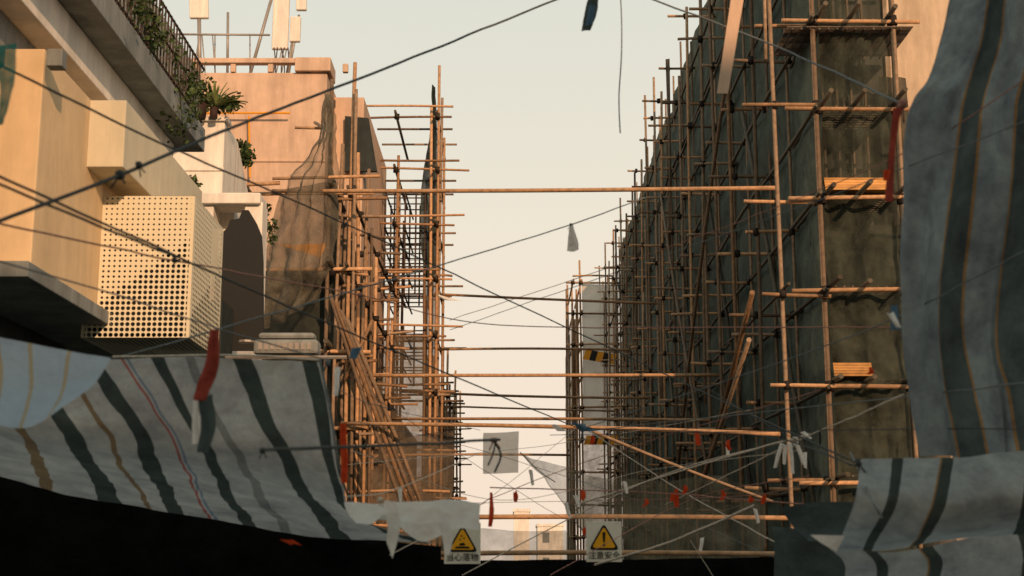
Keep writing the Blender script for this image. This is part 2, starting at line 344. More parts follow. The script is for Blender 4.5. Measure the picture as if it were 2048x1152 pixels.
cloth('draped_netting',[[S(650,185,30.8),S(656,190,30.8),S(664,200,30.8)],[S(628,290,30.7),S(645,290,30.4),S(668,290,30.7)],[S(572,362,30.6),S(625,352,30.1),S(670,358,30.7)],[S(552,430,30.6),S(610,420,30.0),S(672,430,30.7)],[S(528,540,30.7),S(590,560,30.1),S(662,520,30.7)],[S(498,660,30.8),S(560,645,30.2),S(625,600,30.7)]],'netd',110,90,.2,1.8,e,.12,4)
cloth('draped_netting',[[S(560,380,31.3),S(672,360,31.3)],[S(520,560,31.3),S(672,560,31.3)],[S(505,705,31.3),S(665,705,31.3)]],'net2',40,40,.08,1.5,e)
cloth('side_netting',[[V((-4.1,31+i*3,10.5-i*.5)) for i in range(5)],[V((-4.1,31+i*3,6)) for i in range(5)],[V((-4.1,31+i*3,.8)) for i in range(5)]],'netl',60,50,.1,1.3,e)
b=B()
for z in (6.2,8.0):
    for k in range(14): b.box((-5.85,31.2+k*.2,z-.02),(-4.1,31.33+k*.2,z))
    for k in range(8): b.tube((-5.85+k*.24,31,z-.05),(-5.85+k*.24,34,z-.05),.025,5)
b.obj('platform_slats','slat',e)
hb=B(); hb.poly_ext([S(560,490,31.0),S(655,487,31.0),S(640,515,31.0)],(0,.02,0)); hb.obj('amber_board','amber',e)
# ---------------------------------------------------------------- left far scaffolding (projecting tower)
e=empty('bamboo_scaffolding'); P=B(); Pd=B(); W=B(); Ps=B()
for j,y in enumerate((45,46.6,48.4)):
    for x in (-2.45,-2.6,-2.9,-3.8,-4.6):
        tp={-2.45:18.3,-2.6:16.8,-2.9:11.2,-3.8:14.8,-4.6:12.0}[x]-j*.8+R(-.5,.4)
        (P if j!=1 else Ps).tube((x+R(-.05,.05),y,0),(x+R(-.08,.08),y+R(-.1,.1),tp),.048,7,R(0,.08),6)
for k in range(1,10):
    z=-.3+1.82*k
    for d in (0,.28):
        P.tube((-4.8+R(-.3,.3),44.9-d,z+d+R(-.1,.1)),(-1.85+R(-.45,.5),44.9-d,z+d*.8+R(-.05,.05)),.038,7,.02)
    for x in (-2.45,-3.8): wrap(W,(x,44.9,z),.09,.18); Pd.tube((x,44.3,z),(x,50,z),.045)
    for y in (46.6,48.4): Ps.tube((-4.6,y,z+.1),(-1.95+R(-.2,.4),y,z+.1),.038)
P.obj('poles','bamboo',e,True); Ps.obj('weathered_poles','bamboo_brown',e,True); Pd.obj('ledgers','bamboo_dark',e,True)
C=B()
for z in (10.2,11.1,11.7,12.4,13.6,8.4,7.8,9.0):
    for y in (45.3,46,46.8,47.6): C.tube((-4.2,y,z),(-2.8,y,z),.024,5)
    for x in (-4.15,-3.5,-2.85): C.tube((x,45.2,z),(x,49,z),.03,5)
for x in (-4.15,-3.85,-3.5,-3.15,-2.85):
    C.tube((x,45.3,10.2),(x,45.3,13.7),.03,5); C.tube((x,47.4,10.2),(x,47.4,13.7),.03,5); C.tube((x,45.3,7.2),(x,45.3,9.2),.03,5)
for k in range(12): C.tube((-4.2,45.4,10.25+k*.1),(-2.8,45.4,10.25+k*.1),.009,4)
C.obj('iron_cage_walkway','rust',e); W.obj('lashings','tie',e,True)
cloth('side_netting',[[S(864,168,45.2),S(870,175,46)],[S(862,250,45.2),S(874,260,46)],[S(846,350,45.2),S(874,360,46)],[S(840,440,45.2),S(874,440,46)],[S(848,560,45.2),S(874,560,46)]],'netl',20,60,.05,2,e)
cloth('brown_netting',[[S(765,668,44.5),S(845,672,44.5)],[S(762,760,44.3),S(848,765,44.4)],[S(758,860,44.5),S(845,860,44.5)],[S(760,1010,44.5),S(872,1010,44.5)]],'netb',30,50,.15,1.5,e,.08,2)
cloth('brown_netting',[[S(845,560,45.4),S(874,560,46)],[S(848,800,45.4),S(874,800,46)],[S(848,1060,45.4),S(878,1060,46)]],'netb',14,40,.06,1.5,e)
cloth('brown_netting',[[S(700,600,44),S(745,640,44)],[S(700,800,44),S(765,800,44)],[S(700,1060,44),S(765,1060,44)]],'netb',20,50,.12,1.5,e)
# low far section
e=empty('bamboo_scaffolding'); P=B(); W=B()
for y in (52,54,56,58,60,62,66,70):
    tp=9.6-(y-52)*.02
    for x in (-2.55,-3.1): P.tube((x,y,0),(x+R(-.1,.1),y,tp+R(-1.2,.8)),.05,6,.04)
    for k in range(5): P.tube((-3.4,y,1.3+k*1.7),(-2.1+R(-.2,.2),y,1.3+k*1.7+R(-.1,.1)),.04,6); wrap(W,(-2.55,y,1.3+k*1.7))
P.obj('poles','bamboo',e,True); W.obj('lashings','tie',e,True)
cloth('side_netting',[[V((-3.15,51,9)),V((-3.15,72,9))],[V((-3.15,51,.5)),V((-3.15,72,.5))]],'netb',40,30,.08,1,e)
# ---------------------------------------------------------------- terrace behind the left scaffolds
e=empty('scaffolded_terrace_building')
b=B(); b.box((-14,33.5,0),(-4.6,37.5,8.6)); b.box((-14,47.1,0),(-5.0,75,8.0)); b.obj('walls','concrete',e)
b=B()
for i in range(2):
    for k in range(2): b.box((-4.6,34.2+i*1.7,2+3*k),(-4.56,35.2+i*1.7,3.4+3*k))
b.obj('windows','glass',e)
# ---------------------------------------------------------------- cross-street bamboo braces
def brace(u0,v0,y0,u1,v1,y1,r=.05):
    b=B(); b.tube(S(u0,v0,y0),S(u1,v1,y1),r,8,R(.02,.07),8); b.obj('bamboo_cross_pole','bamboo',None,True)
for a in [(370,373,30.4,560,366,30.6,.045),(545,382,30.8,1550,376,26.9,.045),(868,588,48,1315,607,48,.045),(730,751,33,1440,750,33,.04),
 (800,783,50,1300,796,50,.045),(870,699,46,1262,700,46,.04),(690,847,30.8,1560,868,26.9,.042),(690,912,40,1140,910,42,.035),
 (760,838,42,1420,840,36,.04),(955,1034,24,1575,1036,24,.04),(880,812,60,1230,822,60,.04),(860,600,50,900,594,50,.03),
 (640,1112,13,1560,1108,13,.022),(870,552,47,905,552,47,.04),(1145,552,76,1225,552,76,.05),(690,985,36,900,983,36,.035)]:
    brace(*a)
b=B(); b.tube(S(1185,862,16),S(1545,1003,17),.018,7,.02); b.obj('bamboo_raker','bamboo_brown',None,True)
# ---------------------------------------------------------------- peach rooftop building
e=empty('peach_rooftop_building')
zt=S(500,145,38).z; x1=S(655,140,38).x
b=B(); b.box((-12,38,0),(x1,47,zt)); b.obj('walls','peach',e,False,.03)
b=B(); b.box((-12,37.9,zt+.25),(x1-.9,38.15,zt+.40)); 
for k in range(6): b.box((-10+k*1.05,37.95,zt),(-9.85+k*1.05,38.1,zt+.25))
b.box((x1-.9,37.85,zt),(x1+.1,39,zt+.40)); b.obj('roof_parapet','peach',e,False,.02)
x2=S(732,205,40).x; z2=S(700,205,40).z
b=B(); b.box((x1+.01,39.5,0),(x2,47,z2)); b.obj('annex_walls','peach',e,False,.03)
b=B(); b.poly_ext([S(690,232,39.3),S(737,236,39.3),S(754,342,39.3),S(690,342,39.3)],(0,.15,0)); b.obj('annex_recess_shade','dkgrey',e)  # dark panel, the recess's shade put in as colour
b=B(); b.tube(S(498,232,37.8),S(500,355,37.8),.03,6); b.tube(S(405,226,37.7),S(580,226,37.7),.03,6); b.obj('gas_pipe','amber',e)
b=B()
for zz in (2.6,5.6): b.box((-12,37.96,zt-zz),(x1,37.998,zt-zz+.05))
b.obj('string_course','peach',e)
def antenna(parts_px,name):
    e=empty(name); b=B(); w=B()
    for kind,a in parts_px:
        if kind=='t': b.tube(S(a[0],a[1],40),S(a[2],a[3],40),a[4],7)
        else: 
            p0=S(a[0],a[1],40); p1=S(a[2],a[3],40); wd=a[4]/F*40; 
            w.poly_ext([p1+V((-wd/2,-.1,0)),p1+V((wd/2,-.1,0)),p0+V((wd/2,-.1,0)),p0+V((-wd/2,-.1,0))],(0,.16,0))
    b.obj('mast','metal',e,True); w.obj('panel','white',e,False,.03)
antenna([('t',(398,30,400,165,.06)),('t',(398,80,385,165,.03)),('t',(425,70,432,165,.02)),('p',(397,-40,399,38,40)),('t',(404,70,412,165,.02))],'antenna_mast')
antenna([('t',(545,-10,497,160,.05)),('t',(575,90,560,160,.02)),('t',(565,95,550,155,.02)),('t',(585,80,572,158,.04)),('t',(598,30,575,160,.04)),('p',(565,-40,560,100,34)),('p',(603,-40,603,22,22)),('p',(592,35,590,85,22))],'antenna_mast')
b=B(); b.tube(S(270,68,37.8),S(540,70,37.8),.03,6); b.tube(S(456,25,39),S(455,145,39),.04,6)
for u in (290,345,430,500): b.tube(S(u,68,38.2),S(u,150,38.2),.02,6)
b.obj('roof_railing','metal',None,True)
b=B()
for k in range(5): b.tube(S(548+k*7,95,39.5),S(545+k*8+R(-8,8),150,39.5),.018,5,.05)
b.obj('cable_bundle','rust',None,True)
# ---------------------------------------------------------------- white stair-house
e=empty('white_stair_house')
b=B()
xw0,xw1=-8.5,S(450,240,24).x; zw=S(400,243,24).z
b.box((xw0,24,0),(xw1,25.2,zw)); b.obj('walls','white',e,False,.02)
b=B(); b.poly_ext([(xw1-.25,25.21,0),(xw1-.25,25.21,zw-.02),(xw1-.25,28.5,7.4),(xw1-.25,28.5,0)],(.25,0,0)); b.obj('stair_wall','white',e)
b=B(); b.box((xw0,23.94,zw),(xw1+.06,24.3,zw+.07)); b.box((xw0,23.97,zw-.9),(xw1+.02,23.998,zw-.84)); b.obj('coping','white',e)
b=B(); b.box((xw0,23.4,0),(S(470,400,23.4).x,23.93,S(400,392,23.4).z)); b.obj('lower_block','white',e,False,.02)
b=B()
p0=S(428,404,22.8); p1=S(486,500,22.8); b.box((p0.x-.35,22.8,p1.z-1.5),(p0.x,23.3,p0.z)); b.box((p1.x,22.8,p1.z-1.5),(p1.x+.3,23.3,p0.z))
p0=S(385,388,22.8); p1=S(522,410,22.8); b.box((p0.x,22.7,p1.z),(p1.x,23.35,p0.z)); b.obj('gate_piers','white',e,False,.02)
b=B(); pts=[S(442,700,22.5),S(442,468,22.5)]+[S(455,455,22.5),S(460,440,22.5),S(478,437,22.5),S(485,420,22.5),S(497,420,22.5),S(512,445,22.5),S(522,470,22.5),S(525,520,22.5),S(526,700,22.5)]
b.poly_ext(pts,(0,.12,0)); b.obj('scalloped_gable_shade','signk',e)  # near-black colour carries the shade of the niche with the scalloped outline
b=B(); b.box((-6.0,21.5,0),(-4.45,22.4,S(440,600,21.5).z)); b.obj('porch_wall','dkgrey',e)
e=empty('outdoor_air_conditioner')
p=S(575,690,21); b=B(); b.box((p.x-.48,20.8,p.z-.16),(p.x+.48,21.2,p.z+.06)); b.obj('body','grey',e,False,.05)
b=B(); b.box((p.x-.42,20.85,p.z+.07),(p.x+.42,21.15,p.z+.17)); b.obj('lid','grey',e,False,.06)
b=B(); 
for k in range(9): b.box((p.x-.4+k*.09,20.785,p.z-.1),(p.x-.34+k*.09,20.797,p.z))
b.tube((p.x-.9,20.9,p.z-.2),(p.x+.9,20.9,p.z-.2),.03,6); b.tube((p.x-.6,20.9,p.z+.05),(p.x-.6,20.9,p.z+.02),.12,8); b.obj('bracket','metal',e)
# ---------------------------------------------------------------- near left cream house
e=empty('cream_balcony_house')
X0=-4.15; zb=S(20,540,12).z
b=B(); b.box((-9,12,zb),(X0,14.8,S(20,97,12).z)); b.obj('bay_walls','cream',e,False,.015)
b=B(); b.box((-9,11.6,zb-.14),(X0+.12,16.2,zb-.003)); b.obj('bay_floor_slab','grey',e,False,.01)
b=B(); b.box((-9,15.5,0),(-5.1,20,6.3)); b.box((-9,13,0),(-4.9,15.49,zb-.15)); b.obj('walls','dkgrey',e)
pA=S(133,200,13.4); pB=S(246,334,13.4)
b=B(); b.box((pA.x,13.4,pB.z),(pB.x,16.9,pA.z)); b.obj('projecting_box','ivory',e,False,.012)
b=B(); zE=S(150,0,12.7).z
b.box((-9,9,zE-.05),(-3.95,17.6,zE+.25)); b.obj('eaves_slab','grey',e,False,.01)
b=B(); b.box((-9,9,zE-.45),(-4.25,17.2,zE-.06)); b.obj('eaves_band','white',e,False,.01)
b=B(); b.box((-9,9.0,zE-.9),(-4.5,17,zE-.46)); b.obj('soffit_wall','grey',e)
b=B()
for k in range(60): b.tube((-3.98,9+k*.14,zE+.26),(-3.98,9+k*.14,zE+1.05),.012,5)
for z in (.32,.65,1.03): b.tube((-3.98,9,zE+z),(-3.98,17.5,zE+z),.016,5)
b.obj('balcony_railing','rust',e)
cloth('railing_screen',[[V((-4.02,9,zE+1)),V((-4.02,17.5,zE+.95))],[V((-4.02,9,zE+.27)),V((-4.02,17.5,zE+.27))]],'clear',60,10,.03,3,e)
b=B(); p=S(112,118,11.9); b.box((p.x-.07,11.85,p.z-.08),(p.x+.07,11.99,p.z+.08)); b.obj('junction_box','grey',e,False,.01)
# perforated condenser cover
e=empty('perforated_air_conditioner_cover')
m=bpy.data.materials.new('perforated_panel'); n=nt(m); N=n.nodes; L=n.links
def math_(op,a,b_=None,c=None):
    q=N.new('ShaderNodeMath'); q.operation=op
    for i,x in enumerate((a,b_,c)):
        if x is None: continue
        if isinstance(x,(int,float)): q.inputs[i].default_value=x
        else: L.new(x,q.inputs[i])
    return q.outputs[0]
uv=N.new('ShaderNodeUVMap'); sp=N.new('ShaderNodeSeparateXYZ'); L.new(uv.outputs[0],sp.inputs[0])
a=math_('SUBTRACT',math_('FRACT',math_('MULTIPLY',sp.outputs[0],20)),.5); c=math_('SUBTRACT',math_('FRACT',math_('MULTIPLY',sp.outputs[1],27)),.5)
dist=math_('SQRT',math_('ADD',math_('MULTIPLY',a,a),math_('MULTIPLY',c,c)))
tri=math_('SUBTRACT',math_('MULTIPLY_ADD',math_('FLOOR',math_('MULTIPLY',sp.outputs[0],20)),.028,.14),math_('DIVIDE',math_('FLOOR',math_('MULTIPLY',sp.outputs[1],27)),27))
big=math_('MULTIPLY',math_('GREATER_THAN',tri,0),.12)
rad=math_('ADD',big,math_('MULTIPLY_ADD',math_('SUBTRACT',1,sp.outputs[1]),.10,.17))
hole=math_('LESS_THAN',dist,rad)
inx=math_('GREATER_THAN',math_('MULTIPLY',sp.outputs[0],math_('SUBTRACT',1,sp.outputs[0])),.03)
hole=math_('MULTIPLY',hole,inx)
o=N.new('ShaderNodeOutputMaterial'); bs=N.new('ShaderNodeBsdfPrincipled'); bs.inputs['Base Color'].default_value=(.68,.62,.45,1); bs.inputs['Roughness'].default_value=.5
tp=N.new('ShaderNodeBsdfTransparent'); ms=N.new('ShaderNodeMixShader'); L.new(hole,ms.inputs[0]); L.new(bs.outputs[0],ms.inputs[1]); L.new(tp.outputs[0],ms.inputs[2]); L.new(ms.outputs[0],o.inputs[0])
M['perf']=m
q0=S(178,392,14); q1=S(378,675,14); yb=15.45
def quad(name,pts,mm,par):
    me=bpy.data.meshes.new(name); me.from_pydata([tuple(p) for p in pts],[],[(0,1,2,3)]); ul=me.uv_layers.new(name='UVMap')
    for i,c in enumerate([(0,0),(1,0),(1,1),(0,1)]): ul.data[i].uv=c
    me.materials.append(M[mm]); return link(bpy.data.objects.new(name,me),par)
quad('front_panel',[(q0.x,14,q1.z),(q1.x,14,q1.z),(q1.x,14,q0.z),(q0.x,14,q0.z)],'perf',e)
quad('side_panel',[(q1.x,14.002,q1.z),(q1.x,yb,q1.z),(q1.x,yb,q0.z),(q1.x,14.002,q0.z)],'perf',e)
quad('top_panel',[(q0.x,14,q0.z+.002),(q1.x,14,q0.z+.002),(q1.x,yb,q0.z+.002),(q0.x,yb,q0.z+.002)],'cream',e)
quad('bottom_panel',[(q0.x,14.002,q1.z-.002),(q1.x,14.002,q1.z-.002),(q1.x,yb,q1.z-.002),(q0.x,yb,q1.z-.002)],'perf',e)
b=B(); b.box((q0.x+.04,14.12,q1.z+.04),(q1.x-.06,15.2,q0.z-.06)); b.obj('condenser_unit','signk',e,False,.03)
# ---------------------------------------------------------------- plants
def foliage(name,c,r,n,sz=.05,sq=(1,1,1)):
    b=B()
    cl=[V((R(-1,1)*r*sq[0],R(-1,1)*r*sq[1],R(-1,1)*r*sq[2])) for _ in range(max(4,n//40))]
    for i in range(n):
        p=V(c)+random.choice(cl)+V((random.gauss(0,.28),random.gauss(0,.28),random.gauss(0,.28)))*r*.8
        d=V((R(-1,1),R(-1,1),R(-.6,1))).normalized(); s=d.cross(V((R(-1,1),R(-1,1),R(-1,1)))).normalized()
        k=len(b.v); l=sz*R(.6,1.4); b.v+=[p,p+d*l*.5+s*l*.3,p+d*l,p+d*l*.5-s*l*.3]; b.f.append((k,k+1,k+2,k+3))
    for q in cl[:6]:
        b.tube(V(c)-V((0,0,r*sq[2])),V(c)+q,.006,4)
    return b.obj(name,'leaf')
foliage('balcony_plant',(-4.0,12.8,zE+.75),.45,700,.07,(.3,1.6,.7))
foliage('balcony_plant',(-4.0,14.6,zE+.6),.4,600,.07,(.3,1.6,.7))
foliage('balcony_plant',(-3.95,16.4,zE+.3),.4,600,.07,(.35,1.6,1.0))
foliage('balcony_plant',S(320,175,23),.3,350,.1,(1,1,.9))
foliage('balcony_plant',S(450,205,24),.22,260,.1)
foliage('wall_shrub',S(492,315,26),.2,360,.1)
foliage('wall_shrub',S(533,455,27),.22,240,.1,(.5,1,1.4))
foliage('wall_shrub',S(380,365,23.3),.12,80,.1)
e=empty('potted_agave'); c=S(428,215,23.8); b=B()
for i in range(34):
    an=R(0,6.28); el=R(.25,1.35); L_=R(.45,.68); w=.035
    dirh=V((math.cos(an),math.sin(an),0)); side=V((-math.sin(an),math.cos(an),0)); base=len(b.v)
    for k in range(7):
        t=k/6; p=c+dirh*(L_*t*math.cos(el))+V((0,0,L_*t*math.sin(el)-.28*t*t*math.cos(el)))
        ww=w*(1-t)**.7*(1 if k else .7)+.002; b.v+=[p-side*ww+V((0,0,.012)),p-V((0,0,.008)),p+side*ww+V((0,0,.012))]
    for k in range(6):
        o_=base+k*3; b.f+=[(o_,o_+1,o_+4,o_+3),(o_+1,o_+2,o_+5,o_+4)]
b.obj('leaves','agave',e,True)
b=B(); pc=S(395,222,23.8); b.tube(pc-V((0,0,.12)),pc+V((0,0,.16)),.15,12,taper=1.25); b.tube(pc+V((0,0,.16)),pc+V((0,0,.2)),.2,12); b.tube(c-V((0,0,.2)),c,.07,8); b.obj('pot','pot',e,True)
b=B()
for k in range(26):
    p=S(R(300,400),R(170,225),24.2); b.tube(p,p+V((R(-.5,.5),R(-.2,.2),R(-.15,.35))),.008,4)
b.obj('dry_vine','rust')
# ---------------------------------------------------------------- foreground cloths
def G2(rows,ys_): return [[S(u,v,y) for u,v in r] for r,y in zip(rows,ys_)]
def hang(q,u,v):
    # tension folds radiating from the tied corners
    q.y+=.035*math.sin(14*u+5*v)*v*(1-.3*v)+.02*math.sin(31*u-7*v)*v; return q
cloth('striped_awning',G2([[(-90,690),(60,700),(225,718),(350,714),(500,716),(642,722)],
 [(-90,760),(90,800),(280,805),(395,815),(535,830),(662,850)],
 [(-90,830),(130,875),(330,890),(450,905),(590,925),(682,955)],
 [(-90,885),(165,940),(365,965),(490,985),(640,1010),(720,1035)],
 [(-90,935),(200,1000),(400,1035),(540,1060),(700,1078),(865,1088)]],[7.0,6.95,7.05,7.8,9.0]),'tarpL',170,120,.035,2.6,None,0,8,hang)
cloth('blue_striped_awning',G2([[(-90,655),(70,688),(225,716)],[(-90,740),(70,775),(195,765)],[(-90,830),(48,856),(150,800)]],[5.6,5.5,5.3]),'tarpB',50,40,.02,3)
cloth('black_shade_sheet',G2([[(-120,900),(130,965),(400,1020),(700,1068),(880,1095)],[(-120,1000),(130,1030),(400,1070),(700,1100),(880,1110)],[(-120,1250),(130,1250),(400,1250),(700,1250),(880,1250)]],[9.5,9.5,9.6]),'black',60,30,.06,2)  # hanging near-black sheet, colour stands in for the deep shadow below the awning
cloth('white_rag_cloth',G2([[(688,1003),(740,1008),(790,1006),(850,1003),(905,1000),(962,1006)],[(700,1030),(745,1032),(790,1040),(850,1035),(905,1035),(960,1030)],[(715,1043),(745,1046),(778,1030),(840,1084),(905,1060),(958,1058)]],[6.9,6.85,6.8]),'wht',80,24,.03,6)
cloth('white_rag_cloth',G2([[(768,1000),(792,1003)],[(775,1050),(800,1052)],[(772,1085),(785,1118)]],[6.7,6.7,6.7]),'wht',8,16,.01,6)
cloth('white_rag_cloth',G2([[(875,1045),(900,1048)],[(885,1080),(905,1078)],[(890,1105),(900,1112)]],[6.7,6.7,6.7]),'wht',8,16,.01,6)
cur=[(-60,[1912,1995,2065,2160]),(70,[1890,1975,2055,2160]),(150,[1862,1950,2040,2160]),(200,[1826,1935,2030,2150]),(260,[1810,1925,2025,2140]),(450,[1808,1908,2010,2130]),(650,[1812,1893,1990,2120]),(780,[1824,1908,2015,2130]),(915,[1838,1935,2040,2150])]
def hang2(q,u,v):
    q.y+=.05*math.sin(16*u+3*v)*(.4+.6*v)+.03*math.sin(9*v+5*u)+.02*math.sin(35*u+11*v); return q
cloth('striped_curtain',[[S(x,v,6.6-.2*math.sin(i*1.7+v*.004)) for i,x in enumerate(xs)] for v,xs in cur],'tarpR',130,180,.05,3,None,0,5,hang2)
cloth('striped_valance',G2([[(1722,920),(1830,915),(1940,908),(2150,895)],[(1712,1000),(1815,1005),(1925,1000),(2150,985)],[(1690,1062),(1780,1075),(1900,1060),(2150,1040)],[(1668,1098),(1770,1098),(1880,1085),(2150,1060)]],[6.2,6.1,6.3,6.8]),'tarpR2',90,60,.04,2.5,None,0,8,hang)
cloth('striped_valance',G2([[(1655,1090),(1780,1100),(1900,1085),(2150,1055)],[(1690,1130),(1800,1130),(1920,1125),(2150,1110)],[(1680,1200),(1790,1200),(1900,1200),(2150,1200)]],[6.95,7.0,7.2]),'tarpR2',60,30,.04,2.5)
cloth('white_rag_cloth',G2([[(1620,1070),(1690,1072)],[(1640,1085),(1680,1090)],[(1665,1100),(1672,1104)]],[6.4,6.4,6.4]),'wht',12,10,.01,4)
cloth('dark_tarpaulin',G2([[(1560,1015),(1640,1008),(1725,1005)],[(1590,1060),(1640,1060),(1715,1050)],[(1620,1080),(1650,1078),(1680,1078)]],[7.5,7.5,7.4]),'dktarp',30,20,.05,3)
cloth('dark_tarpaulin',G2([[(1545,1050),(1620,1062),(1720,1080)],[(1550,1100),(1640,1100),(1720,1110)],[(1540,1230),(1640,1230),(1760,1230)]],[9,9,9]),'dktarp',30,20,.05,3)
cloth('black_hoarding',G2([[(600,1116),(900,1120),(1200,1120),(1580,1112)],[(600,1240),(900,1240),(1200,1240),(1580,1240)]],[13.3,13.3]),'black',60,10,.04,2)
cloth('street_netting',G2([[(1036,905),(1130,940),(1300,962),(1430,955),(1525,975)],[(1075,955),(1160,1000),(1300,1020),(1430,1020),(1528,1030)],[(1150,1040),(1210,1085),(1300,1090),(1430,1100),(1525,1090)],[(1200,1130),(1260,1160),(1340,1170),(1430,1165),(1500,1140)]],[21,21,20.5,20]),'nets',90,50,.2,1.2,None,.08,4)
cloth('street_netting',G2([[(640,1090),(760,1085),(900,1060),(1130,1062)],[(640,1150),(760,1150),(900,1150),(1200,1150)]],[22,22]),'nets',60,20,.1,1.2)
cloth('street_netting',G2([[(690,865),(750,900),(830,870),(905,862)],[(685,980),(750,990),(830,985),(905,975)],[(685,1090),(750,1095),(830,1090),(905,1085)]],[36,36,36]),'netb',40,40,.15,1)
cloth('plastic_sheet',G2([[(966,866),(1037,863)],[(966,948),(1036,946)]],[14,14]),'clear',16,16,.02,4)
# ---------------------------------------------------------------- ropes
def rp(pts,r=.008,m='rope',wig=.006): return rope([S(*p) for p in pts],r*.72,m,'rope',wig)
rp([(-60,465,4.6),(240,350,5.2),(440,265,6),(800,125,8),(1160,-20,10)],.010)
rp([(-60,100,5),(330,290,6.5),(740,470,9),(1270,720,12),(1720,930,7)],.0075)
rp([(-60,325,4.6),(350,512,6),(700,665,8),(1165,860,13)],.0075)
rp([(-60,345,4.6),(180,445,5.2),(350,512,6)],.0075)
rp([(-60,435,5),(370,525,7),(720,590,10),(1000,650,12),(1790,655,9)],.006,'rope_p')
rp([(-60,505,5),(200,580,5.8),(430,655,6.6),(660,722,7.5)],.005,'rope_b')
rp([(225,718,7),(500,640,7.5),(880,530,9),(1140,450,10),(1290,395,11)],.006,'rope_b')
rp([(1270,-15,10),(1550,92,9),(1805,208,7)],.009,'rope_b')
rp([(2100,125,5.5),(1800,310,7),(1350,490,10),(900,640,13)],.004,'rope_p')
rp([(2100,225,5.5),(1500,450,8),(900,660,13)],.004,'rope_b')
rp([(2100,475,5.5),(1780,640,7),(1500,745,9),(1170,855,13)],.005,'rope_b')
rp([(2100,760,5.5),(1700,805,8),(1190,860,13)],.005,'rope_b')
rp([(2100,865,6),(1840,858,7),(1100,870,13)],.004,'rope')
rp([(525,901,5.0),(800,890,6),(1000,880,7)],.009)
rp([(985,880,7),(1000,910,7),(988,945,7)],.007); rp([(990,880,7),(985,905,7),(975,930,7)],.006)
rp([(1150,1010,12),(1400,930,11),(1620,868,9)],.010,'rope_w')
rp([(1190,1130,11),(1350,1080,10),(1510,1010,9)],.013,'rope_w')
rp([(925,1150,11),(1300,960,11),(1620,870,10)],.006,'rope_w')
rp([(690,995,7),(800,975,8),(960,905,11)],.004,'rope_w'); rp([(670,735,7),(720,800,8),(960,860,13)],.003,'rope_b')
rp([(1160,850,13),(1360,980,12),(1560,1090,10)],.006,'rope_w'); rp([(1160,850,13),(960,1010,10),(780,1110,8)],.003,'rope_w')
rp([(980,975,10),(1300,985,11),(1620,1010,9)],.006,'rope_p'); rp([(1040,905,13),(1075,940,13),(1110,965,13)],.006)
rp([(1640,960,8),(1500,990,9),(1240,1000,12),(700,1010,14)],.003,'rope_p')
rp([(1700,905,7),(1740,990,6.0),(1765,1035,5.9)],.007,'rope_b')
rp([(1710,930,6.6),(1500,870,9),(1160,856,13)],.006); rp([(1810,790,6.3),(1600,880,9),(1330,1010,12)],.006,'rope_w')
rp([(1240,-20,9),(1243,100,9),(1238,190,9),(1240,265,9)],.006,'rope_b',.012)
rp([(640,720,6.9),(665,850,6.9),(682,955,7),(720,1035,7.7)],.009,'rope_b'); rp([(225,715,6.95),(450,711,6.95),(640,719,6.95)],.008,'rope_w')
rp([(960,1010,9),(1010,985,10),(1240,900,11),(1640,780,9)],.004,'rope_p')
rp([(700,840,11),(960,900,12),(1300,1010,12),(1560,1120,10)],.003,'rope_b'); rp([(690,930,11),(1100,890,13),(1500,820,12)],.003,'rope_w')
rp([(680,750,11),(1000,960,12),(1200,1080,12)],.003,'rope'); rp([(1380,1080,11),(1430,1160,11)],.003,'rope_w')
rp([(1300,700,14),(1500,830,10),(1700,930,7)],.004)
rp([(700,900,10),(1000,1000,11),(1300,940,12),(1600,900,9)],.003,'rope_w'); rp([(1100,1150,10),(1380,1000,11),(1620,950,9)],.004,'rope_p')
for u,v,y,r,mm in [(240,350,5.2,.018,'rope'),(350,520,6,.013,'rope'),(525,901,5,.010,'rope'),(988,880,7,.016,'rope_p'),(1165,855,13,.035,'rope_b'),(1716,925,6.2,.016,'rope'),(1805,208,6.4,.022,'rope_p'),(720,590,10,.018,'rope_p'),(1590,880,9,.02,'rope_w'),(278,330,5.3,.014,'rope'),(1142,450,10,.012,'rope'),(655,725,6.9,.017,'rope_b'),(760,1000,6.8,.013,'rope_w')]:
    knot(S(u,v,y),r,mm)
# ---------------------------------------------------------------- tags, ribbons
def rag(name,pts,w,y,m,nv=14):
    rows=[]
    for i,(u,v) in enumerate(pts):
        ww=w[i] if isinstance(w,(list,tuple)) else w
        rows.append([S(u-ww/2,v,y),S(u,v+R(-2,2),y-.02*R(.5,1.5)),S(u+ww/2,v+R(-3,3),y+R(-.02,.02))])
    cloth(name,rows,m,8,nv,.014,9)
M['redf']=cloth_mat('faded_red_rag',(0.38,0.075,0.05),trans=.3,dirt=.5,nscale=14)
rag('red_rag_tag',[(427,660),(425,715),(412,760),(400,800)],[20,27,30,26],5.6,'redf')
rag('blue_rag_tag',[(412,790),(416,850),(405,905)],[28,30,24],5.6,'dktarp')
rag('pale_rag_tag',[(396,800),(390,890)],[24,18],5.7,'wht')
rag('red_plastic_tag',[(686,845),(688,900),(690,965)],[12,16,12],6.7,'red')
rag('blue_rag_tag',[(715,695),(705,718)],[22,14],7.6,'blue'); rag('white_rag_tag',[(675,735),(672,790)],[12,12],6.8,'wht')
rag('pale_rag_tag',[(1143,452),(1146,480),(1145,502)],[6,20,24],10,'wht')
rag('grey_rag_tag',[(1187,-5),(1180,30),(1172,62)],[20,24,18],8,'dktarp'); rag('blue_rag_tag',[(1186,10),(1178,50)],[12,14],7.9,'blue')
b=B(); b.poly_ext([S(1466,-30,9),S(1492,-30,9),S(1456,187,9),S(1434,187,9)],(0,.015,0)); b.obj('pale_wooden_batten','peach')
